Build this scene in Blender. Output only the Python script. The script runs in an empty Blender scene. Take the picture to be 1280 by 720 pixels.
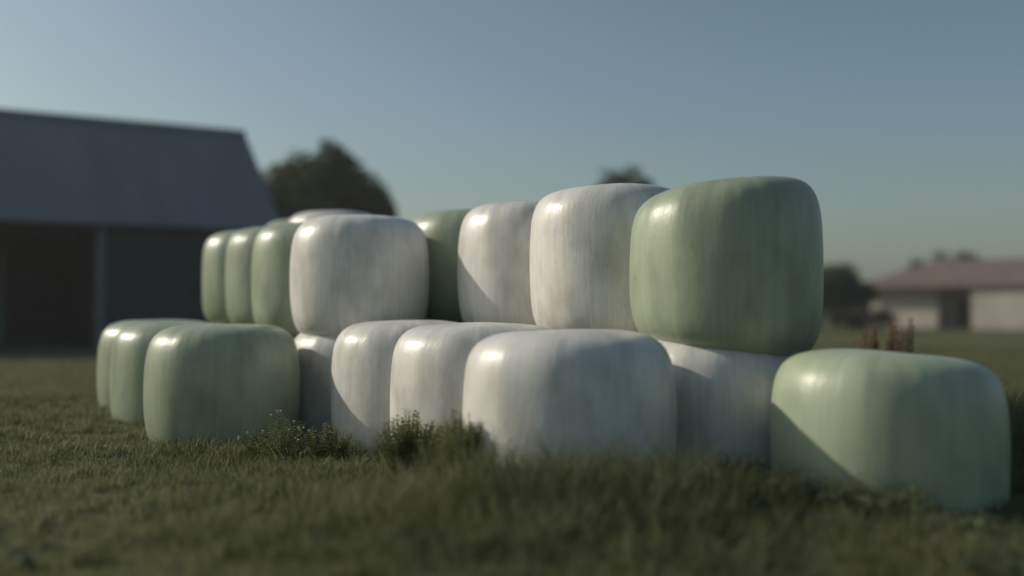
import bpy, bmesh, math, random
import numpy as np
from mathutils import Vector, noise

random.seed(7); rng = np.random.default_rng(7)
S = bpy.context.scene
C = S.collection
R = math.radians

# ------------------------------------------------------------------ helpers
def tag(o, label=None, cat=None, group=None, kind=None):
    if label: o['label'] = label
    if cat: o['category'] = cat
    if group: o['group'] = group
    if kind: o['kind'] = kind
    return o

def empty(name, loc, rz=0.0):
    o = bpy.data.objects.new(name, None); C.objects.link(o)
    o.location = loc; o.rotation_euler = (0, 0, rz); o.empty_display_size = .2
    return o

def link(name, me, mat, parent=None):
    o = bpy.data.objects.new(name, me); C.objects.link(o)
    if mat: me.materials.append(mat)
    if parent: o.parent = parent
    return o

def np_mesh(name, V, quads=None, tris=None, smooth=False):
    """fast mesh from numpy arrays"""
    me = bpy.data.meshes.new(name)
    nq = 0 if quads is None else len(quads); nt = 0 if tris is None else len(tris)
    me.vertices.add(len(V)); me.vertices.foreach_set('co', np.asarray(V, np.float32).ravel())
    loops = []
    if nq: loops.append(np.asarray(quads).ravel())
    if nt: loops.append(np.asarray(tris).ravel())
    loops = np.concatenate(loops).astype(np.int32)
    me.loops.add(len(loops)); me.loops.foreach_set('vertex_index', loops)
    me.polygons.add(nq + nt)
    st = np.concatenate([np.arange(nq) * 4, nq * 4 + np.arange(nt) * 3]).astype(np.int32)
    me.polygons.foreach_set('loop_start', st)
    if smooth: me.polygons.foreach_set('use_smooth', np.ones(nq + nt, bool))
    me.update(calc_edges=True); me.validate()
    return me

def fattr(me, name, vals):
    a = me.attributes.new(name, 'FLOAT', 'POINT'); a.data.foreach_set('value', np.asarray(vals, np.float32))

class MB:
    """collects boxes / prisms / tubes into ONE mesh"""
    def __init__(s): s.bm = bmesh.new()
    def box(s, x0, x1, y0, y1, z0, z1, bev=0.0):
        b = bmesh.new()
        vs = [b.verts.new((x, y, z)) for z in (z0, z1) for y in (y0, y1) for x in (x0, x1)]
        for f in ((0,2,3,1),(4,5,7,6),(0,1,5,4),(2,6,7,3),(0,4,6,2),(1,3,7,5)): b.faces.new([vs[i] for i in f])
        if bev: bmesh.ops.bevel(b, geom=list(b.edges), offset=bev, segments=2, affect='EDGES', profile=.5)
        me = bpy.data.meshes.new('t'); b.to_mesh(me); b.free(); s.bm.from_mesh(me); bpy.data.meshes.remove(me)
        return s
    def poly(s, pts, vec):
        """a flat outline pushed along vec"""
        v = Vector(vec); a = [s.bm.verts.new(p) for p in pts]; b = [s.bm.verts.new(Vector(p) + v) for p in pts]
        n = len(a)
        s.bm.faces.new(a); s.bm.faces.new(b[::-1])
        for i in range(n): s.bm.faces.new((a[i], b[i], b[(i+1) % n], a[(i+1) % n]))
        return s
    def tube(s, pts, rad, n=6):
        rings = []
        for i, p in enumerate(pts):
            p = Vector(p); d = (Vector(pts[min(i+1, len(pts)-1)]) - Vector(pts[max(i-1, 0)])).normalized()
            a = d.orthogonal().normalized(); b = d.cross(a)
            r = rad[i] if hasattr(rad, '__len__') else rad
            rings.append([s.bm.verts.new(p + (a*math.cos(t) + b*math.sin(t))*r) for t in [2*math.pi*k/n for k in range(n)]])
        for A, B in zip(rings, rings[1:]):
            for k in range(n): s.bm.faces.new((A[k], A[(k+1) % n], B[(k+1) % n], B[k]))
        if len(rings[0]) > 2: s.bm.faces.new(rings[0][::-1]); s.bm.faces.new(rings[-1])
        return s
    def face(s, pts):
        s.bm.faces.new([s.bm.verts.new(p) for p in pts]); return s
    def build(s, name, mat, parent=None, smooth=False):
        bmesh.ops.recalc_face_normals(s.bm, faces=s.bm.faces)
        me = bpy.data.meshes.new(name); s.bm.to_mesh(me); s.bm.free()
        if smooth:
            for p in me.polygons: p.use_smooth = True
        return link(name, me, mat, parent)

# ------------------------------------------------------------------ materials
def newmat(name):
    m = bpy.data.materials.new(name); m.use_nodes = True
    nt = m.node_tree; return m, nt, nt.nodes['Principled BSDF'], nt.nodes['Material Output']

def N(nt, typ, **kw):
    n = nt.nodes.new(typ)
    for k, v in kw.items():
        if k in n.inputs: n.inputs[k].default_value = v
        else: setattr(n, k, v)
    return n

def ramp(nt, fac, stops):
    r = nt.nodes.new('ShaderNodeValToRGB'); el = r.color_ramp.elements
    while len(el) < len(stops): el.new(.5)
    for e, (p, c) in zip(el, stops):
        e.position = p; e.color = (*c, 1) if len(c) == 3 else c
    nt.links.new(fac, r.inputs[0]); return r.outputs[0]

def mixc(nt, fac, a, b, mode='MIX'):
    m = nt.nodes.new('ShaderNodeMix'); m.data_type = 'RGBA'; m.blend_type = mode
    for s, v in ((m.inputs[0], fac), (m.inputs[6], a), (m.inputs[7], b)):
        if hasattr(v, 'is_linked'): nt.links.new(v, s)
        elif isinstance(v, (int, float)): s.default_value = v
        else: s.default_value = (*v, 1)
    return m.outputs[2]

def simple(name, col, rough=.7, var=.25, scale=3.0, metal=0.0, bump=0.0, stretch=(1,1,1), spec=.5):
    m, nt, p, out = newmat(name)
    tc = N(nt, 'ShaderNodeTexCoord'); mp = N(nt, 'ShaderNodeMapping'); mp.inputs['Scale'].default_value = stretch
    nt.links.new(tc.outputs['Object'], mp.inputs[0])
    nz = N(nt, 'ShaderNodeTexNoise', Scale=scale, Detail=6.0); nt.links.new(mp.outputs[0], nz.inputs['Vector'])
    a = tuple(c*(1-var) for c in col); b = tuple(min(1, c*(1+var)) for c in col)
    nt.links.new(ramp(nt, nz.outputs[0], [(.3, a), (.7, b)]), p.inputs['Base Color'])
    p.inputs['Roughness'].default_value = rough; p.inputs['Metallic'].default_value = metal
    p.inputs['Specular IOR Level'].default_value = spec
    if bump:
        bp = N(nt, 'ShaderNodeBump', Strength=bump, Distance=.02); nt.links.new(nz.outputs[0], bp.inputs['Height'])
        nt.links.new(bp.outputs[0], p.inputs['Normal'])
    return m

def bale_mat(name, light, dark, grime):
    """stretch film: streaks running down the sides (vector attribute 'film' = wrapped coordinates)"""
    m, nt, p, out = newmat(name); L = nt.links.new
    at = N(nt, 'ShaderNodeAttribute', attribute_name='film')
    oi = N(nt, 'ShaderNodeObjectInfo')
    off = N(nt, 'ShaderNodeVectorMath', operation='ADD'); L(at.outputs['Vector'], off.inputs[0])
    rv = N(nt, 'ShaderNodeMath', operation='MULTIPLY'); L(oi.outputs['Random'], rv.inputs[0]); rv.inputs[1].default_value = 37.0
    L(rv.outputs[0], off.inputs[1])
    def nz(sc, stretch, detail=4.0, rough=.55):
        mp = N(nt, 'ShaderNodeMapping'); mp.inputs['Scale'].default_value = stretch; L(off.outputs[0], mp.inputs[0])
        n = N(nt, 'ShaderNodeTexNoise', Scale=sc, Detail=detail, Roughness=rough); L(mp.outputs[0], n.inputs['Vector']); return n.outputs[0]
    streak = nz(9.0, (1, 1, .05), 6.0, .65)          # broad streaks
    fine = nz(34.0, (1, 1, .045), 3.0)               # fine threads
    blot = nz(2.6, (1, 1, .8), 5.0)                  # cloudy dirt
    speck = nz(26.0, (1, 1, .7), 4.0, .7)
    c1 = mixc(nt, ramp(nt, streak, [(.38, (0,0,0)), (.66, (1,1,1))]), dark, light)
    c2 = mixc(nt, ramp(nt, fine, [(.40, (.15,.15,.15)), (.60, (0,0,0))]), c1, grime)
    c3 = mixc(nt, ramp(nt, blot, [(.46, (0,0,0)), (.70, (.60,.60,.60))]), c2, grime)
    c4 = mixc(nt, ramp(nt, speck, [(.60, (0,0,0)), (.72, (.34,.34,.34))]), c3, grime)
    L(c4, p.inputs['Base Color'])
    L(ramp(nt, streak, [(.3, (.46,.46,.46)), (.7, (.29,.29,.29))]), p.inputs['Roughness'])
    p.inputs['Specular IOR Level'].default_value = .55
    b1 = N(nt, 'ShaderNodeBump', Strength=.11, Distance=.012); L(streak, b1.inputs['Height'])
    b2 = N(nt, 'ShaderNodeBump', Strength=.11, Distance=.005); L(fine, b2.inputs['Height']); L(b1.outputs[0], b2.inputs['Normal'])
    b3 = N(nt, 'ShaderNodeBump', Strength=.14, Distance=.02); L(speck, b3.inputs['Height']); L(b2.outputs[0], b3.inputs['Normal'])
    pleat = nz(19.0, (1, 1, .16), 5.0, .6)           # shallow pleats of the stretched film
    b4 = N(nt, 'ShaderNodeBump', Strength=.12, Distance=.012); L(pleat, b4.inputs['Height']); L(b3.outputs[0], b4.inputs['Normal'])
    L(b4.outputs[0], p.inputs['Normal'])
    return m

WHITE = bale_mat('white_film', (.74,.722,.68), (.67,.655,.615), (.36,.34,.30))
PALE_GREEN = bale_mat('pale_green_film', (.42,.475,.335), (.37,.425,.295), (.22,.255,.18))
GREEN = bale_mat('green_film', (.355,.408,.288), (.312,.362,.255), (.18,.21,.145))

def leaf_mat(name, stops, trans=.5, rough=.55, patch=.6):
    m, nt, p, out = newmat(name); L = nt.links.new
    at = N(nt, 'ShaderNodeAttribute', attribute_name='tint')
    g = N(nt, 'ShaderNodeNewGeometry'); nz = N(nt, 'ShaderNodeTexNoise', Scale=patch, Detail=4.0); L(g.outputs['Position'], nz.inputs['Vector'])
    mx = N(nt, 'ShaderNodeMath', operation='MULTIPLY_ADD'); L(nz.outputs[0], mx.inputs[0]); mx.inputs[1].default_value = .9
    sub = N(nt, 'ShaderNodeMath', operation='MULTIPLY_ADD'); L(at.outputs['Fac'], sub.inputs[0]); sub.inputs[1].default_value = .55; sub.inputs[2].default_value = -.22
    L(sub.outputs[0], mx.inputs[2])
    col = ramp(nt, mx.outputs[0], stops)
    L(col, p.inputs['Base Color']); p.inputs['Roughness'].default_value = rough; p.inputs['Specular IOR Level'].default_value = .25
    tr = N(nt, 'ShaderNodeBsdfTranslucent'); L(col, tr.inputs[0])
    ms = N(nt, 'ShaderNodeMixShader'); ms.inputs[0].default_value = trans
    L(p.outputs[0], ms.inputs[1]); L(tr.outputs[0], ms.inputs[2]); L(ms.outputs[0], out.inputs[0])
    return m

GRASS = leaf_mat('grass_blades', [(.12, (.06,.07,.029)), (.45, (.14,.155,.07)), (.72, (.20,.208,.105)), (.95, (.29,.27,.15))])
WEED = leaf_mat('weed_leaf', [(.2, (.14,.165,.06)), (.6, (.22,.25,.09)), (.9, (.30,.31,.12))])
WEEDY = leaf_mat('weed_leaf_yellow', [(.2, (.15,.165,.05)), (.6, (.25,.26,.08)), (.9, (.32,.32,.11))])
DOCK = leaf_mat('broad_leaf', [(.2, (.04,.055,.03)), (.6, (.075,.095,.05)), (.9, (.12,.14,.075))], .2)
SORREL = leaf_mat('sorrel_seed', [(.2, (.26,.13,.085)), (.6, (.40,.22,.15)), (.9, (.48,.32,.22))], .3)
STEMM = simple('green_stem', (.05,.055,.022), .7, .3, 8)
PETAL = simple('white_petal', (.62,.60,.52), .7, .1, 20)
CROWN = leaf_mat('tree_leaf', [(.2, (.03,.038,.016)), (.6, (.058,.07,.027)), (.9, (.10,.11,.045))], .3, .6, .35)
CROWNB = leaf_mat('red_shrub_leaf', [(.2, (.05,.03,.02)), (.6, (.085,.05,.035)), (.9, (.12,.075,.05))], .2, .6, .35)
BARK = simple('bark', (.075,.062,.05), .9, .35, 5, bump=.5, stretch=(1,1,.2))
ROOFM = simple('grey_sheet_roof', (.14,.155,.172), .65, .10, 1.2, .0, stretch=(1,.15,.15))
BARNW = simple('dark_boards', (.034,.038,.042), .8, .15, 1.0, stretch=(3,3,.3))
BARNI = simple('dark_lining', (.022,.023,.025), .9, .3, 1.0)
POSTM = simple('grey_post', (.13,.14,.15), .7, .2, 3)
TILE = simple('brown_roof_tiles', (.145,.108,.088), .85, .25, 1.5, bump=.3)
PLAS = simple('pale_plaster', (.46,.42,.37), .9, .12, .8)
FRAMEM = simple('window_frame_paint', (.45,.43,.40), .6, .08, 3)
GLASS = simple('dark_glass', (.02,.022,.026), .12, .1, 1)
DOORM = simple('brown_door', (.06,.045,.035), .6, .2, 3)
CONC = simple('concrete', (.10,.098,.092), .9, .2, 2)

# ------------------------------------------------------------------ ground
BUMPS = [(-1.0,9.4,1.3,-.07), (-2.8,9.6,1.0,-.08), (-4.4,12.4,2.2,.03), (1.9,7.3,1.2,.075), (.4,6.2,1.4,.02),
         (3.4,6.0,1.0,-.04), (-3.5,6.2,1.8,.03), (3.6,10.,2.0,.06), (-7.5,14.,2.5,.06), (-1.,16,3.5,.10), (-6.5,9.,1.6,-.05)]
def gz(x, y):
    x = np.asarray(x, float); y = np.asarray(y, float); z = np.zeros(np.broadcast(x, y).shape)
    for a, b, s, h in BUMPS: z = z + h*np.exp(-((x-a)**2 + (y-b)**2)/(2*s*s))
    w = np.exp(-((x)**2 + (y-10)**2)/(2*18.**2))
    return z + .022*w*(np.sin(1.9*x+.7*y) + np.sin(2.3*y-1.1*x+2))
def gz1(x, y): return float(gz(x, y))

lin = lambda a, b, n: np.linspace(a, b, n, endpoint=False)
xs = np.concatenate([lin(-420,-300,4), lin(-300,-40,26), lin(-40,-9,31), lin(-9,9,90), lin(9,40,31), lin(40,300,26), np.linspace(300,420,5)])
ys = np.concatenate([lin(-120,-20,6), lin(-20,2,16), lin(2,18,80), lin(18,60,42), lin(60,300,24), np.linspace(300,700,9)])
X, Y = np.meshgrid(xs, ys); Z = gz(X, Y)
nx, ny = len(xs), len(ys)
idx = np.arange(nx*ny).reshape(ny, nx)
q = np.stack([idx[:-1,:-1], idx[:-1,1:], idx[1:,1:], idx[1:,:-1]], -1).reshape(-1, 4)
m, nt, p, out = newmat('meadow_soil'); L = nt.links.new
g = N(nt, 'ShaderNodeNewGeometry')
def nzz(sc, d=6.0):
    n = N(nt, 'ShaderNodeTexNoise', Scale=sc, Detail=d, Roughness=.6); L(g.outputs['Position'], n.inputs['Vector']); return n.outputs[0]
base = ramp(nt, nzz(.09), [(.35, (.088,.10,.04)), (.65, (.125,.13,.058))])
base = mixc(nt, ramp(nt, nzz(2.2), [(.35, (0,0,0)), (.7, (.7,.7,.7))]), base, (.08,.085,.035))
base = mixc(nt, ramp(nt, nzz(14., 8.), [(.45, (0,0,0)), (.7, (.5,.5,.5))]), base, (.09,.075,.048))
L(base, p.inputs['Base Color']); p.inputs['Roughness'].default_value = .95; p.inputs['Specular IOR Level'].default_value = .1
bp = N(nt, 'ShaderNodeBump', Strength=.8, Distance=.05); L(nzz(9., 8.), bp.inputs['Height']); L(bp.outputs[0], p.inputs['Normal'])
field = link('ground', np_mesh('ground', np.stack([X.ravel(), Y.ravel(), Z.ravel()], 1), q, None, True), m)
tag(field, kind='structure')

# ------------------------------------------------------------------ bales
BALES = []
def bale(name_kind, mat, X, Y, zb, label, H=1.2, rad=.75, tilt=(0, 0), top=(0, 0), bot=(0, 0), n=6.0, group='wrapped bales stacked on the grass'):
    """tilt: lean of the whole bale (deg about view axis x / y); top/bot: slope of the upper / lower face along x and y"""
    if zb < .6: zb -= .09; H += .09                            # weight presses the foot into the soil
    seed = random.random()*100; barrel = random.uniform(.045, .075)
    nr, ns = 60, 112
    t = np.linspace(-np.pi/2, np.pi/2, nr+1)
    sg = lambda a: np.sign(a)*np.abs(a)**(2/n)
    # even arc-length samples
    tt = np.linspace(-np.pi/2, np.pi/2, 4000); rr = sg(np.cos(tt)); zz = sg(np.sin(tt))
    rr, zz = rad*rr*(1 - barrel*zz**2), H/2*zz*(1.02 - .05*rr**2)
    arc = np.concatenate([[0], np.cumsum(np.hypot(np.diff(rr), np.diff(zz)))])
    want = np.linspace(0, arc[-1], nr+1); ri = np.interp(want, arc, rr); zi = np.interp(want, arc, zz)
    V = []; film = []
    for i in range(1, nr):
        for k in range(ns):
            a = 2*math.pi*k/ns; c, s = math.cos(a), math.sin(a)
            x, y, z = ri[i]*c, ri[i]*s, zi[i]
            v = Vector((c*1.3, s*1.3, z*1.1 + seed))
            big = noise.noise(v)*.012 + noise.noise(Vector((c*4, s*4, z*.7 + seed)))*.006
            edge = abs(zi[i])/(H/2)
            cr = noise.noise(Vector((c*9, s*9, seed + 9)))*.010*max(0, edge-.45)*1.8     # gathered film at the shoulders
            f = 1 + (big + cr)/rad
            x *= f; y *= f
            dome = noise.noise(Vector((x*2.2, y*2.2, seed + (5 if z > 0 else 20))))*.012
            z += dome*edge
            w = (z/(H/2) + 1)/2
            z += w*(top[0]*x + top[1]*y) + (1-w)*(bot[0]*x + bot[1]*y)
            V.append((x, y, z + H/2)); film.append((c, s, want[i]))
    nb = len(V)
    V.append((0, 0, zi[0] + H/2)); film.append((0, 0, 0)); V.append((0, 0, zi[-1] + H/2)); film.append((0, 0, want[-1]))
    q = [(i*ns + k, i*ns + (k+1) % ns, (i+1)*ns + (k+1) % ns, (i+1)*ns + k) for i in range(nr-2) for k in range(ns)]
    tr = [(nb, (k+1) % ns, k) for k in range(ns)] + [(nb+1, (nr-2)*ns + k, (nr-2)*ns + (k+1) % ns) for k in range(ns)]
    me = np_mesh(name_kind, np.array(V), np.array(q), np.array(tr), True)
    a = me.attributes.new('film', 'FLOAT_VECTOR', 'POINT'); a.data.foreach_set('vector', np.array(film, np.float32).ravel())
    o = link(name_kind, me, mat); o.location = (X, Y, zb)
    o.rotation_euler = (R(tilt[0]), R(tilt[1]), 0)
    tag(o, label, 'bale', group); BALES.append((X, Y, zb, rad, H)); return o

W, G = 'white_wrapped_bale', 'green_wrapped_bale'
# lower, middle row
bale(W, WHITE, .400, 7.369, -.095, 'nearest white wrapped bale, standing in tall grass at the front of the stack')
bale(W, WHITE, -.269, 8.711, -.066, 'white ground bale just left of the nearest white bale, behind the leafy weeds')
bale(W, WHITE, -.985, 10.030, -.075, 'white ground bale with a slanting shadow on its lower left side', H=1.215)
bale(W, WHITE, -1.680, 11.33, -.13, 'mostly hidden white ground bale beside the low green bale, carrying a white bale')
# lower, right row
bale(G, PALE_GREEN, 2.50, 6.98, -.235, 'pale green bale alone at the right end, in front of the reddish sorrel', top=(-.055, 0))
bale(W, WHITE, 1.66, 8.25, -.19, 'shaded white wrapped bale under the largest upper green bale', top=(-.13, .0))
# lower, left row
bale(G, GREEN, -2.888, 10.428, -.095, 'low green wrapped bale beside the white flowered weed, nearest of the left ground row')
bale(G, GREEN, -3.705, 11.686, -.096, 'low green wrapped bale in the left ground row, middle one of three')
bale(G, GREEN, -4.386, 13.023, -.071, 'low green wrapped bale at the far left end of the left ground row')
# upper, right row
bale(G, GREEN, 1.685, 8.221, .90, 'large green wrapped bale on top at the right end of the upper tier', H=1.35, top=(.10, 0), bot=(-.085, 0))
bale(W, WHITE, .912, 9.507, .97, 'white wrapped bale on top, immediately left of the large upper green bale', H=1.39, top=(.02, 0))
bale(W, WHITE, .185, 10.818, .97, 'white wrapped bale on top with a diagonal shadow edge across its left side', H=1.385)
bale(G, GREEN, -.484, 12.161, 1.07, 'shaded green wrapped bale on top, between two white bales and set back', H=1.325)
# upper, left row
bale(W, WHITE, -1.646, 11.280, .92, 'white upper tier bale with a blue shaded right side, next to three green bales', H=1.335)
bale(G, GREEN, -2.385, 12.585, 0.93, 'green wrapped bale on the upper tier touching the left side of a white bale', H=1.365)
bale(G, GREEN, -3.066, 13.922, 0.97, 'green wrapped bale on the upper tier, middle one of three behind each other', H=1.375)
bale(G, GREEN, -3.770, 15.246, 1.01, 'green wrapped bale at the far left end of the upper tier', H=1.385)
# further bales of the right row, half hidden
bale(W, WHITE, -1.19, 13.48, 1.20, 'white wrapped bale on the upper tier hidden behind the set back green bale')
bale(W, WHITE, -2.74, 16.1, 1.56, 'far pale wrapped bale whose top shows just above the white upper tier bale')
bale(G, GREEN, -3.44, 17.4, 1.55, 'farthest green wrapped bale, its top showing above the upper green bales')
bale(W, WHITE, -1.93, 14.8, 1.21, 'white wrapped bale on the upper tier in front of the far pale bale')
# what carries the upper tier (hidden between the rows, seen from the side)
for (x, y, z, mt, l) in [(.90, 9.53, -.15, WHITE, 'white ground bale under the upper white bale beside the large green one'),
        (.17, 10.84, -.15, WHITE, 'white ground bale under the upper white bale with the diagonal shadow'),
        (-.50, 12.17, -.07, GREEN, 'green ground bale under the set back green bale'),
        (-1.21, 13.5, .02, WHITE, 'white ground bale under the hidden upper white bale'),
        (-2.41, 12.61, -.24, WHITE, 'white ground bale under the first green upper tier bale'),
        (-3.09, 13.94, -.20, GREEN, 'green ground bale under the middle green upper tier bale'),
        (-3.79, 15.26, -.16, GREEN, 'green ground bale under the far left upper tier bale'),
        (-1.95, 14.82, .03, WHITE, 'white ground bale under the upper white bale before the far pale bale'),
        (-2.75, 16.12, .38, GREEN, 'green ground bale under the far pale bale'),
        (-3.45, 17.42, .37, GREEN, 'green ground bale under the farthest green bale')]:
    bale(W if mt is WHITE else G, mt, x, y, z, l)

# ------------------------------------------------------------------ grass
def blades(P, H, Wd, lean=.45, curl=.5):
    """P (n,3) roots, H heights, Wd widths -> verts, quads, tris"""
    n = len(P); a = rng.uniform(0, 2*np.pi, n); la = rng.uniform(0, 2*np.pi, n)
    ln = rng.uniform(.05, lean, n); cu = rng.uniform(.1, curl, n)
    d = np.stack([np.cos(a), np.sin(a), 0*a], 1)*(Wd/2)[:, None]
    l = np.stack([np.cos(la), np.sin(la), 0*la], 1)
    up = np.array([0, 0, 1.])[None]
    m1 = P + up*(H*.5)[:, None] + l*(H*ln*.4)[:, None]
    tp = P + up*(H*(1-.25*cu))[:, None] + l*(H*(ln + cu*.5))[:, None]
    V = np.stack([P-d, P+d, m1+d*.8, m1-d*.8, tp], 1).reshape(-1, 3)
    b = np.arange(n)[:, None]*5
    return V, b + np.array([[0, 1, 2, 3]]), b + np.array([[3, 2, 4]]), np.repeat(rng.uniform(0, 1, n), 5)

def in_bale(x, y):
    k = np.zeros(len(x), bool)
    for (bx, by, bz, r, h) in BALES:
        if bz < .6: k |= (x-bx)**2 + (y-by)**2 < (r*.93)**2
    return k

def fbm(x, y, s, o=0.0):
    return np.array([noise.noise(Vector((a*s + o, b*s, 3.1 + o))) for a, b in zip(x, y)])

def sample(n, y0, y1, k=.62, pad=1.0):
    y = np.sqrt(rng.uniform(y0*y0, y1*y1, n)); x = rng.uniform(-1, 1, n)*(y*k + pad); return x, y

parts = []
def add_grass(x, y, h, w, **kw):
    keep = ~in_bale(x, y); x, y, h, w = x[keep], y[keep], h[keep], w[keep]
    parts.append(blades(np.stack([x, y, gz(x, y) - .01], 1), h, w, **kw))

TALL = [(.35,6.15,.62,.34,.36), (1.0,6.2,.35,.30,.18), (-.3,6.5,.4,.45,.24), (.4,5.4,1.3,.4,.08), (-.9,5.9,.8,.5,.06),
        (2.6,5.2,.9,.4,.02), (2.05,6.35,.35,.25,.10), (1.6,7.1,.5,.3,.03), (4.25,8.8,.45,.9,.50), (3.3,9.6,.6,.8,.22), (-1.9,8.95,.8,.3,.09), (-.9,8.3,.5,.4,.07)]
def hfield(x, y):
    h = .075 + .04*fbm(x, y, .9) + .045*fbm(x, y, 3.1, 5)
    for a, b, sx, sy, hh in TALL: h = h + hh*np.exp(-((x-a)**2/(2*sx*sx) + (y-b)**2/(2*sy*sy)))
    return np.clip(h, .03, 1)
nt_ = 9000                                                     # tufts of about fourteen blades, and loose blades between them
cx, cy = sample(nt_, 3.6, 14.5); th = rng.uniform(.6, 1.7, nt_); k_ = rng.integers(0, nt_, 130000)
x = cx[k_] + rng.normal(0, .035, len(k_)); y = cy[k_] + rng.normal(0, .035, len(k_))
hf = hfield(x, y); h = np.minimum(hf*rng.uniform(.6, 1.3, len(x))*th[k_], hf*.95 + .12)
add_grass(x, y, h, rng.uniform(.005, .011, len(x))*(1 + .4*(y > 9)), lean=.6, curl=.8)
x, y = sample(90000, 3.6, 14.5); h = hfield(x, y)*rng.uniform(.4, 1.0, len(x))
add_grass(x, y, h, rng.uniform(.004, .008, len(x))*(1 + .4*(y > 9)), lean=.7, curl=.8)
x, y = sample(90000, 14, 36); h = (.09 + .05*fbm(x, y, .5))*rng.uniform(.5, 1.3, len(x))
add_grass(x, y, h, rng.uniform(.010, .022, len(x)), lean=.6, curl=.7)
# seed-stalk tall blades in the tall patches
for a, b, sx, sy, hh in TALL:
    n = int(min(9000, 5200*sx*sy*min(1, hh/.12)*2))
    x = rng.normal(a, sx*.9, n); y = rng.normal(b, sy*.9, n); h = (hh*1.0 + .06)*np.exp(-((x-a)**2/(2*(1.4*sx)**2)))*rng.uniform(.4, 1.05, n)
    add_grass(x, y, h, rng.uniform(.004, .008, n), lean=.22, curl=.5)
Vs, Qs, Ts, Fs = [], [], [], []; o = 0
for v, qd, tr, ft in parts:
    Vs.append(v); Qs.append(qd + o); Ts.append(tr + o); Fs.append(ft); o += len(v)
me = np_mesh('grass', np.concatenate(Vs), np.concatenate(Qs), np.concatenate(Ts)); fattr(me, 'tint', np.concatenate(Fs))
tag(link('grass', me, GRASS), 'olive green meadow grass around and in front of the bales', 'grass', kind='stuff')

# ------------------------------------------------------------------ leafy plants
class Leaves:
    def __init__(s): s.V, s.Q, s.F = [], [], []
    def leaf(s, base, d, length, width, up=None, fold=.25, tint=None):
        """pointed leaf of four quads, folded along its midrib and drooping to the tip"""
        b = Vector(base); d = Vector(d).normalized(); side = d.cross(Vector(up or (0, 0, 1)))
        if side.length < 1e-3: side = d.orthogonal()
        side.normalize(); nrm = side.cross(d).normalized(); i = len(s.V)
        p = [b, b + d*length*.35 - nrm*0, b + d*length*.72 - nrm*length*.06, b + d*length - nrm*length*.18]
        w = [.12, .5, .40, .02]
        for pt, ww in zip(p, w):
            s.V += [pt - side*width*ww + nrm*width*ww*fold, pt, pt + side*width*ww + nrm*width*ww*fold]
        for k in range(3):
            a = i + k*3; s.Q += [(a, a+1, a+4, a+3), (a+1, a+2, a+5, a+4)]
        s.F += [random.random() if tint is None else tint]*12
    def build(s, name, mat, parent=None):
        me = np_mesh(name, np.array([tuple(v) for v in s.V]), np.array(s.Q)); fattr(me, 'tint', s.F)
        return link(name, me, mat, parent)

def stemmed_weed(x, y, h, spread, nst, leafl, label, mat, flowers=0, group=None, name='leafy_weed', step=.03):
    root = empty(name, (x, y, gz1(x, y))); st = MB(); lv = Leaves(); tips = []
    for i in range(nst):
        a = random.uniform(0, 6.283); r = spread*math.sqrt(random.random()); hh = h*random.uniform(.6, 1.0)*(1 - .35*r/spread)
        b = Vector((.35*r*math.cos(a), .35*r*math.sin(a), -.02)); t = Vector((r*math.cos(a), r*math.sin(a), hh))
        mid = (b + t)/2 + Vector((random.uniform(-.02, .02), random.uniform(-.02, .02), .02))
        st.tube([b, mid, t], [.004, .003, .0015], 5); tips.append(t)
        n = max(4, int(hh/step)); ph = random.uniform(0, 6.28)
        for k in range(n):
            f = .15 + .85*(k+1)/n; pnt = b.lerp(mid, f*2) if f < .5 else mid.lerp(t, f*2-1)
            for sgn in (0, math.pi):
                aa = ph + k*1.57 + sgn + random.uniform(-.3, .3); ll = leafl*(1.15 - .6*f)*random.uniform(.7, 1.2)
                lv.leaf(pnt, (math.cos(aa), math.sin(aa), random.uniform(.1, .7)), ll, ll*.5)
    st.build('stem', STEMM, root); lv.build('foliage', mat, root)
    random.shuffle(tips)
    for t in tips[:flowers]:
        f = MB(); c = t + Vector((random.uniform(-.02, .02), random.uniform(-.02, .02), .02))
        for k in range(9):                                    # a ring of petals round a domed centre
            a0 = 6.283*k/9; e = Vector((math.cos(a0), math.sin(a0), .35)); s_ = Vector((-math.sin(a0), math.cos(a0), 0))
            f.face([c, c + e*.008 - s_*.0045, c + e*.017, c + e*.008 + s_*.0045])
        f.tube([c - Vector((0, 0, .006)), c + Vector((0, 0, .004)), c + Vector((0, 0, .009))], [.004, .007, .003], 6)
        f.build('flower', PETAL, root)
    tag(root, label, 'weed', group); return root

stemmed_weed(-2.02, 9.0, .46, .34, 60, .055, 'weed clump with small round white flowers at the foot of the low green bale', WEED, 16, name='white_flowered_weed')
stemmed_weed(-1.55, 8.85, .42, .22, 55, .055, 'bright yellowish small leaved weed right of the white flowered weed', WEEDY, name='leafy_weed', step=.026)
stemmed_weed(-1.33, 8.8, .40, .11, 12, .06, 'dark upright leafy weed between the yellowish weed and the shadowed white bale', WEED, name='leafy_weed')
stemmed_weed(-.74, 7.65, .56, .29, 130, .065, 'bushy green weed left of the tallest weed, in front of the white bale', WEED, step=.021)
stemmed_weed(-.52, 7.4, .50, .18, 60, .055, 'thin leafy weed wedged between the bushy weed and the tallest weed', WEEDY)
stemmed_weed(-.34, 7.0, .66, .19, 100, .065, 'tallest bushy weed against the left edge of the nearest white bale', WEED, step=.021)
stemmed_weed(-.12, 6.45, .52, .2, 20, .06, 'sparse stalky weed in front of the left edge of the nearest white bale', WEED, step=.045)
stemmed_weed(.62, 6.45, .46, .3, 16, .05, 'thin leafy weed in tall grass under the blue shaded right half of the nearest bale', WEED, step=.045)
stemmed_weed(.28, 6.35, .46, .3, 22, .055, 'sparse weed rising from tall grass before the middle of the nearest white bale', WEED, step=.045)

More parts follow.
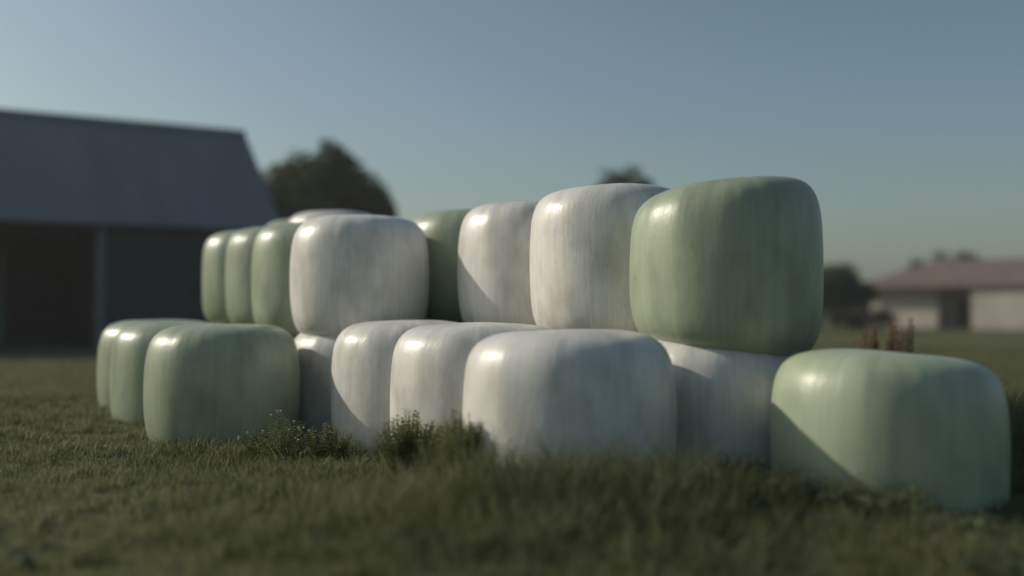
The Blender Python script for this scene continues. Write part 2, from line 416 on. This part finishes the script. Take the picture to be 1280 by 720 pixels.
def broad_leaf(x, y, nl, L_, label, group=None, lift=.35):
    root = empty('broad_leaf_weed', (x, y, gz1(x, y))); st = MB(); lv = Leaves()
    for i in range(nl):
        a = 6.283*i/nl + random.uniform(-.4, .4); e = lift*random.uniform(.5, 1.5); l = L_*random.uniform(.6, 1.2)
        b = Vector((.01*math.cos(a), .01*math.sin(a), 0)); t = Vector((math.cos(a)*l*.5, math.sin(a)*l*.5, l*e + .05))
        st.tube([b, (b+t)/2 + Vector((0, 0, .03)), t], .0035, 5)
        lv.leaf(t, (math.cos(a), math.sin(a), random.uniform(-.35, .15)), l, l*.62, fold=.3)
    st.build('leaf_stalk', STEMM, root); lv.build('leaf_rosette', DOCK, root)
    return tag(root, label, 'weed', group)
gp = 'broad leaved weeds along the foot of the bales'
for x, y, nl, ll, lb in [(-1.20, 8.75, 7, .13, 'broad leaved weed lying against the foot of the white bale with the slanting shadow'),
        (1.30, 6.95, 9, .12, 'broad leaved weed at the foot of the shaded white bale, beside the nearest bale'),
        (1.53, 7.0, 9, .14, 'taller broad leaved weed in the middle of the shaded white bale'),
        (1.74, 6.8, 8, .12, 'broad leaved weed in the gap before the right end green bale'),
        (1.62, 6.2, 9, .13, 'broad leaved weed in the grass left of the shadow on the right end green bale'),
        (1.95, 6.05, 8, .13, 'broad leaved weed under the shadowed corner of the right end green bale'),
        (2.2, 5.95, 9, .14, 'broad leaved weed before the middle of the right end green bale'),
        (2.55, 5.75, 8, .12, 'broad leaved weed below the blue shaded side of the right end green bale'),
        (2.45, 4.95, 9, .13, 'broad leaved weed near the lower right corner in the foreground grass'),
        (2.15, 4.85, 8, .11, 'broad leaved weed at the bottom of the picture right of the middle'),
        (-2.35, 5.1, 8, .12, 'broad leaved weed in the lower left foreground grass')]:
    broad_leaf(x, y, nl, ll, lb, gp)

def sorrel(x, y, h, nst, spread, label):
    root = empty('reddish_sorrel', (x, y, gz1(x, y))); st = MB(); sd = Leaves()
    for i in range(nst):
        a = random.uniform(0, 6.28); r = spread*math.sqrt(random.random()); hh = h*random.uniform(.72, 1.0)
        b = Vector((r*.4*math.cos(a), r*.4*math.sin(a), 0)); t = Vector((r*math.cos(a), r*math.sin(a), hh))
        st.tube([b, b.lerp(t, .5), t], [.005, .004, .002], 5)
        for k in range(46):                                   # whorls of seeds up the spike, with short side branches
            f = .55 + .45*k/46; c = b.lerp(t, f); w = .055*(1.15 - f)*1.6
            for j in range(2):
                aa = random.uniform(0, 6.28); q_ = c + Vector((math.cos(aa)*w*random.random(), math.sin(aa)*w*random.random(), random.uniform(0, .03)))
                sd.leaf(q_, (math.cos(aa), math.sin(aa), random.uniform(-.2, .8)), .027, .018)
    st.build('stem', STEMM, root); sd.build('seed_spike', SORREL, root)
    return tag(root, label, 'weed', 'reddish sorrel plants behind the right end bale')
sorrel(3.93, 11.6, 1.06, 12, .15, 'shorter reddish brown sorrel, leftmost of the three behind the right end green bale')
sorrel(4.16, 11.6, 1.15, 12, .14, 'middle reddish brown sorrel behind the right end green bale')
sorrel(4.36, 11.6, 1.26, 12, .12, 'tallest reddish brown sorrel on the right, in front of the pale house')

# ------------------------------------------------------------------ trees
def tree(name, x, y, top, lobes, label, nleaf, leaf=.3, trunk_r=.28, mat=None, group='trees in the distance', trunk_h=2.5):
    """lobes: (dx, dy, z, rx, rz) clumps that make the crown's outline"""
    root = empty(name, (x, y, gz1(x, y))); st = MB()
    st.tube([(0, 0, -.2), (.05, 0, trunk_h*.5), (-.05, .05, trunk_h), (0, 0, top*.75)], [trunk_r*1.4, trunk_r, trunk_r*.8, trunk_r*.2], 9)
    subs = []
    for (dx, dy, z, rx, rz) in lobes:
        st.tube([(0, 0, trunk_h*.8), (dx*.5, dy*.5, (z + trunk_h)*.5), (dx, dy, z)], [trunk_r*.6, trunk_r*.35, trunk_r*.1], 6)
        for k in range(15):                                   # smaller clumps on each lobe's shell: uneven outline, gaps between
            v = Vector((random.gauss(0, 1), random.gauss(0, 1), random.gauss(0, 1))).normalized()
            subs.append((Vector((dx, dy, z)) + Vector((v.x*rx, v.y*rx, v.z*rz))*.72, rx*random.uniform(.32, .56), random.random()))
    st.build('trunk', BARK, root, True)
    n = nleaf; si = rng.integers(0, len(subs), n)
    cen = np.array([tuple(s[0]) for s in subs])[si]; rad = np.array([s[1] for s in subs])[si]; ct = np.array([s[2] for s in subs])[si]
    d = rng.normal(size=(n, 3)); d /= np.linalg.norm(d, axis=1)[:, None]
    pos = cen + d*(rad*rng.uniform(.5, 1.1, n))[:, None]
    a = rng.normal(size=(n, 3)); a /= np.linalg.norm(a, axis=1)[:, None]
    b = np.cross(a, rng.normal(size=(n, 3))); b /= np.linalg.norm(b, axis=1)[:, None]
    s = (leaf*rng.uniform(.6, 1.2, n))[:, None]
    V = np.stack([pos - a*s*.5, pos + b*s*.28, pos + a*s*.5, pos - b*s*.28], 1).reshape(-1, 3)
    me = np_mesh('crown', V, np.arange(n*4).reshape(-1, 4)); fattr(me, 'tint', np.repeat(np.clip(.7*ct + .3*rng.uniform(0, 1, n), 0, 1), 4))
    link('crown', me, mat or CROWN, root)
    return tag(root, label, 'tree', group)

k = 55/1300
tree('broadleaf_tree', -10.3, 55, 10.6, [(.2,0,8.6,1.8,1.4), (-1.7,.4,7.6,1.6,1.2), (1.6,-.3,7.5,1.7,1.3), (2.4,.2,6.2,1.6,1.4), (-2.4,0,6.6,1.6,1.1), (-2.6,.3,5.2,1.3,1.0), (2.6,0,5.0,1.4,1.0),
     (0,.5,6.6,2.1,1.5), (.2,-.6,7.6,2.0,1.5), (-1.4,-.4,5.3,1.4,.9), (1.1,.4,5.3,1.6,.9), (-.6,0,4.2,1.6,.8)], 'large dark tree with gaps in its crown beside the barn roof', 34000, .34)
tree('broadleaf_tree', 7.1, 68, 10.2, [(.2,0,8.9,2.0,1.6), (1.5,0,8.3,1.6,1.3), (-1.3,0,8.3,1.5,1.3), (0,0,6.4,2.4,1.3), (.3,0,4.8,2.4,1.2)], 'tree whose dark top just shows above the upper white bales', 9000, .34)
tree('broadleaf_tree', 20.6, 70, 4.8, [(0,0,3.4,1.9,1.2), (1.3,0,2.9,1.5,1.0), (-1.5,0,3.4,1.6,1.2), (.3,0,2.1,2.0,1.0)], 'low dark tree just right of the large upper green bale', 8000, .3, .18, trunk_h=1.2)
tree('broadleaf_tree', 23.3, 72, 4.6, [(0,0,3.2,1.3,1.2), (.8,0,2.3,1.0,.9), (-.6,0,2.0,1.2,.9)], 'low dark tree touching the left end of the pale house', 6000, .3, .15, trunk_h=1.2)
tree('broadleaf_tree', 38.0, 90, 6.6, [(0,0,4.9,2.2,1.5), (2.,0,4.3,1.8,1.3), (-2.,0,4.2,1.8,1.3), (0,0,3.,2.6,1.2)], 'distant tree showing faintly above the ridge of the pale house', 7000, .35, .2)
tree('brown_shrub', 22.2, 66, 1.5, [(0,0,.8,1.0,.6), (1.2,0,.7,.9,.5), (-1.2,0,.75,.9,.5)], 'brownish shrub at the foot of the low dark trees', 3500, .2, .06, CROWNB, 'shrubs in the distance', .4)['category'] = 'shrub'

# ------------------------------------------------------------------ barn
barn = empty('barn', (-8.4, 36.5, 0), R(31))
tag(barn, 'long barn with a grey sheet roof, dark boarded wall and an open bay', 'barn')
Lb, Db, EZ, RZ = 30.0, 9.0, 4.30, 8.22
ov = .3; sl = (RZ - EZ)/(Db/2)
r = MB()
for sgn in (0, 1):
    y_e, y_r = (-ov, Db/2) if sgn == 0 else (Db + ov, Db/2); z_e = EZ - sl*ov
    nrib = 100; prof = []
    for i in range(nrib*4 + 1):                              # trapezoid sheet profile
        x = -Lb - ov + (Lb + 2*ov)*i/(nrib*4); prof.append((x, (0, .0, .008, .008)[i % 4]))
    vs = [[r.bm.verts.new((x, yy, zz + dz + lift)) for x, dz in prof] for (yy, zz) in ((y_e, z_e), (y_r, RZ)) for lift in (0, -.06)]
    a0, a1, b0, b1 = vs
    for i in range(len(prof)-1):
        r.bm.faces.new((a0[i], a0[i+1], b0[i+1], b0[i])); r.bm.faces.new((a1[i], b1[i], b1[i+1], a1[i+1]))
        r.bm.faces.new((a0[i], a1[i], a1[i+1], a0[i+1]))
    for i in (0, -1): r.bm.faces.new((a0[i], b0[i], b1[i], a1[i]))
rf = r.build('roof', ROOFM, barn)
MB().poly([(-Lb-ov, Db/2-.25, RZ-.12), (-Lb-ov, Db/2, RZ+.07), (-Lb-ov, Db/2+.25, RZ-.12), (-Lb-ov, Db/2, RZ+.03)], (Lb+2*ov, 0, 0)).build('ridge_cap', ROOFM, rf)
MB().box(-Lb-ov, ov, -ov-.13, -ov-.005, EZ-sl*ov-.09, EZ-sl*ov-.01).build('gutter', BARNI, rf)
MB().box(-5.5, -.2, .05, .2, 0, EZ-.1).build('wall', BARNW, barn)                     # boarded right part of the front
gab = [(0, .0), (0, EZ-.08), (Db/2, RZ-.1), (Db, EZ-.08), (Db, .0)]
for x0 in (-.2, -Lb):
    MB().poly([(x0, yy, zz) for yy, zz in gab], (.2, 0, 0)).build('gable_wall', BARNW, barn)
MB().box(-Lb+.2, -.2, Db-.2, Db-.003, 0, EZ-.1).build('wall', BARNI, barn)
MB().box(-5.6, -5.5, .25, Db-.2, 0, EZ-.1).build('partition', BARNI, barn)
for i in range(5): MB().box(-5.85-5.9*i, -5.53-5.9*i, -.02, .3, 0, EZ-.02, .02).build('post', POSTM, barn)
MB().box(-8.3, -8.1, 4.4, 4.6, 0, RZ-.3, .01).build('post', POSTM, barn)
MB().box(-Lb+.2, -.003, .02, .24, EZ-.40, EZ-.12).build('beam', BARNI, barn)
MB().box(-Lb+.2, -.2, .3, Db-.2, -.05, .05).build('floor', CONC, barn)

# ------------------------------------------------------------------ house
house = empty('house', (25.2, 76, 0), R(-40))
tag(house, 'pale low house with a brown tiled roof in the far right background', 'house')
HL, HD, HE, HR = 19.0, 9.0, 2.8, 4.75
MB().box(0, 5.7, 0, HD, 0, HE).build('wall', PLAS, house)
MB().box(8.2, HL, -.8, HD, 0, HE).build('wall', PLAS, house)
MB().box(5.7, 8.2, 2.2, HD, 0, HE).build('wall', PLAS, house)                          # recessed entrance
rr_ = MB(); e = .3
A, B, Cc, Dd = (-e, -e-.8, HE), (HL+e, -e-.8, HE), (HL+e, HD+e, HE), (-e, HD+e, HE)
r1, r2 = (4.4, HD/2-.4, HR), (HL-4.4, HD/2-.4, HR)
up = Vector((0, 0, .14))
va = [rr_.bm.verts.new(p_) for p_ in (A, B, Cc, Dd)]; vb = [rr_.bm.verts.new(Vector(p_) + up) for p_ in (A, B, Cc, Dd)]
vr = [rr_.bm.verts.new(Vector(p_) + up) for p_ in (r1, r2)]
rr_.bm.faces.new(va[::-1])
for i in range(4): rr_.bm.faces.new((va[i], va[(i+1) % 4], vb[(i+1) % 4], vb[i]))
rr_.bm.faces.new((vb[0], vb[1], vr[1], vr[0])); rr_.bm.faces.new((vb[1], vb[2], vr[1]))
rr_.bm.faces.new((vb[2], vb[3], vr[0], vr[1])); rr_.bm.faces.new((vb[3], vb[0], vr[0]))
hr = rr_.build('roof', TILE, house)
def window(x0, x1, z0, z1, yy):
    f = MB()
    for bx in ((x0-.08, x0, z0-.08, z1+.08), (x1, x1+.08, z0-.08, z1+.08), (x0, x1, z1, z1+.08), (x0, x1, z0-.08, z0), ((x0+x1)/2-.03, (x0+x1)/2+.03, z0, z1)):
        f.box(bx[0], bx[1], yy-.08, yy-.003, bx[2], bx[3])
    w = f.build('window', FRAMEM, house)
    MB().box(x0, x1, yy-.04, yy-.006, z0, z1).build('pane', GLASS, w)
    MB().box(x0-.15, x1+.15, yy-.16, yy-.003, z0-.17, z0-.085).build('sill', FRAMEM, w)
window(13.2, 14.6, .9, 2.1, -.8)
d = MB().box(6.4, 7.4, 2.13, 2.197, 0, 2.1).build('door', DOORM, house)
MB().box(7.2, 7.25, 2.06, 2.127, 1.0, 1.15).build('handle', FRAMEM, d)

# ------------------------------------------------------------------ camera, light, sky
# ------------------------------------------------------------------ thin evening haze
hm = bpy.data.materials.new('haze'); hm.use_nodes = True; hn = hm.node_tree
for n_ in list(hn.nodes):
    if n_.type == 'BSDF_PRINCIPLED': hn.nodes.remove(n_)
pv = hn.nodes.new('ShaderNodeVolumePrincipled'); pv.inputs['Color'].default_value = (.90, .94, .95, 1); pv.inputs['Density'].default_value = .0009; pv.inputs['Anisotropy'].default_value = .3
hn.links.new(pv.outputs[0], hn.nodes['Material Output'].inputs['Volume'])
tag(MB().box(-425, 425, -125, 705, -1.3, 13.5).build('haze', hm), 'thin pale haze over the whole meadow', 'haze', kind='stuff')

cam = bpy.data.objects.new('camera', bpy.data.cameras.new('camera')); C.objects.link(cam); S.camera = cam
cam.location = (0, 0, 1.25); cam.rotation_euler = (math.pi/2 + math.atan(28/1300), 0, 0)
cam.data.sensor_width = 36; cam.data.lens = 36*1300/1280; cam.data.clip_end = 6000; cam.data.clip_start = .05
cam.data.dof.use_dof = True; cam.data.dof.focus_distance = 8.8; cam.data.dof.aperture_fstop = .29

EL, AZ = R(28), math.atan2(-.954, .30)                       # azimuth from +Y towards +X
sv = Vector((math.sin(AZ)*math.cos(EL), math.cos(AZ)*math.cos(EL), math.sin(EL)))
sun = bpy.data.objects.new('sun', bpy.data.lights.new('sun', 'SUN')); C.objects.link(sun)
sun.data.energy = 3.1; sun.data.angle = R(.6); sun.data.color = (1, .92, .78)
sun.rotation_euler = sv.to_track_quat('Z', 'Y').to_euler(); sun.location = (-20, 5, 20)

w = bpy.data.worlds.new('World'); S.world = w; w.use_nodes = True; nt = w.node_tree
sky = nt.nodes.new('ShaderNodeTexSky'); sky.sky_type = 'NISHITA'; sky.sun_disc = False
sky.sun_elevation = EL; sky.sun_rotation = AZ % (2*math.pi); sky.altitude = 100; sky.air_density = 1.0; sky.dust_density = 2.4; sky.ozone_density = 2.2
bg = nt.nodes['Background']; bg.inputs[1].default_value = .092
nt.links.new(mixc(nt, 1.0, sky.outputs[0], (.985, 1.01, .89), 'MULTIPLY'), bg.inputs[0])

S.view_settings.view_transform = 'Standard'; S.view_settings.look = 'None'; S.view_settings.gamma = 1; S.view_settings.use_curve_mapping = False
S.view_settings.exposure = -.05
S.cycles.use_denoising = True; S.cycles.max_bounces = 8; S.cycles.sample_clamp_indirect = 6
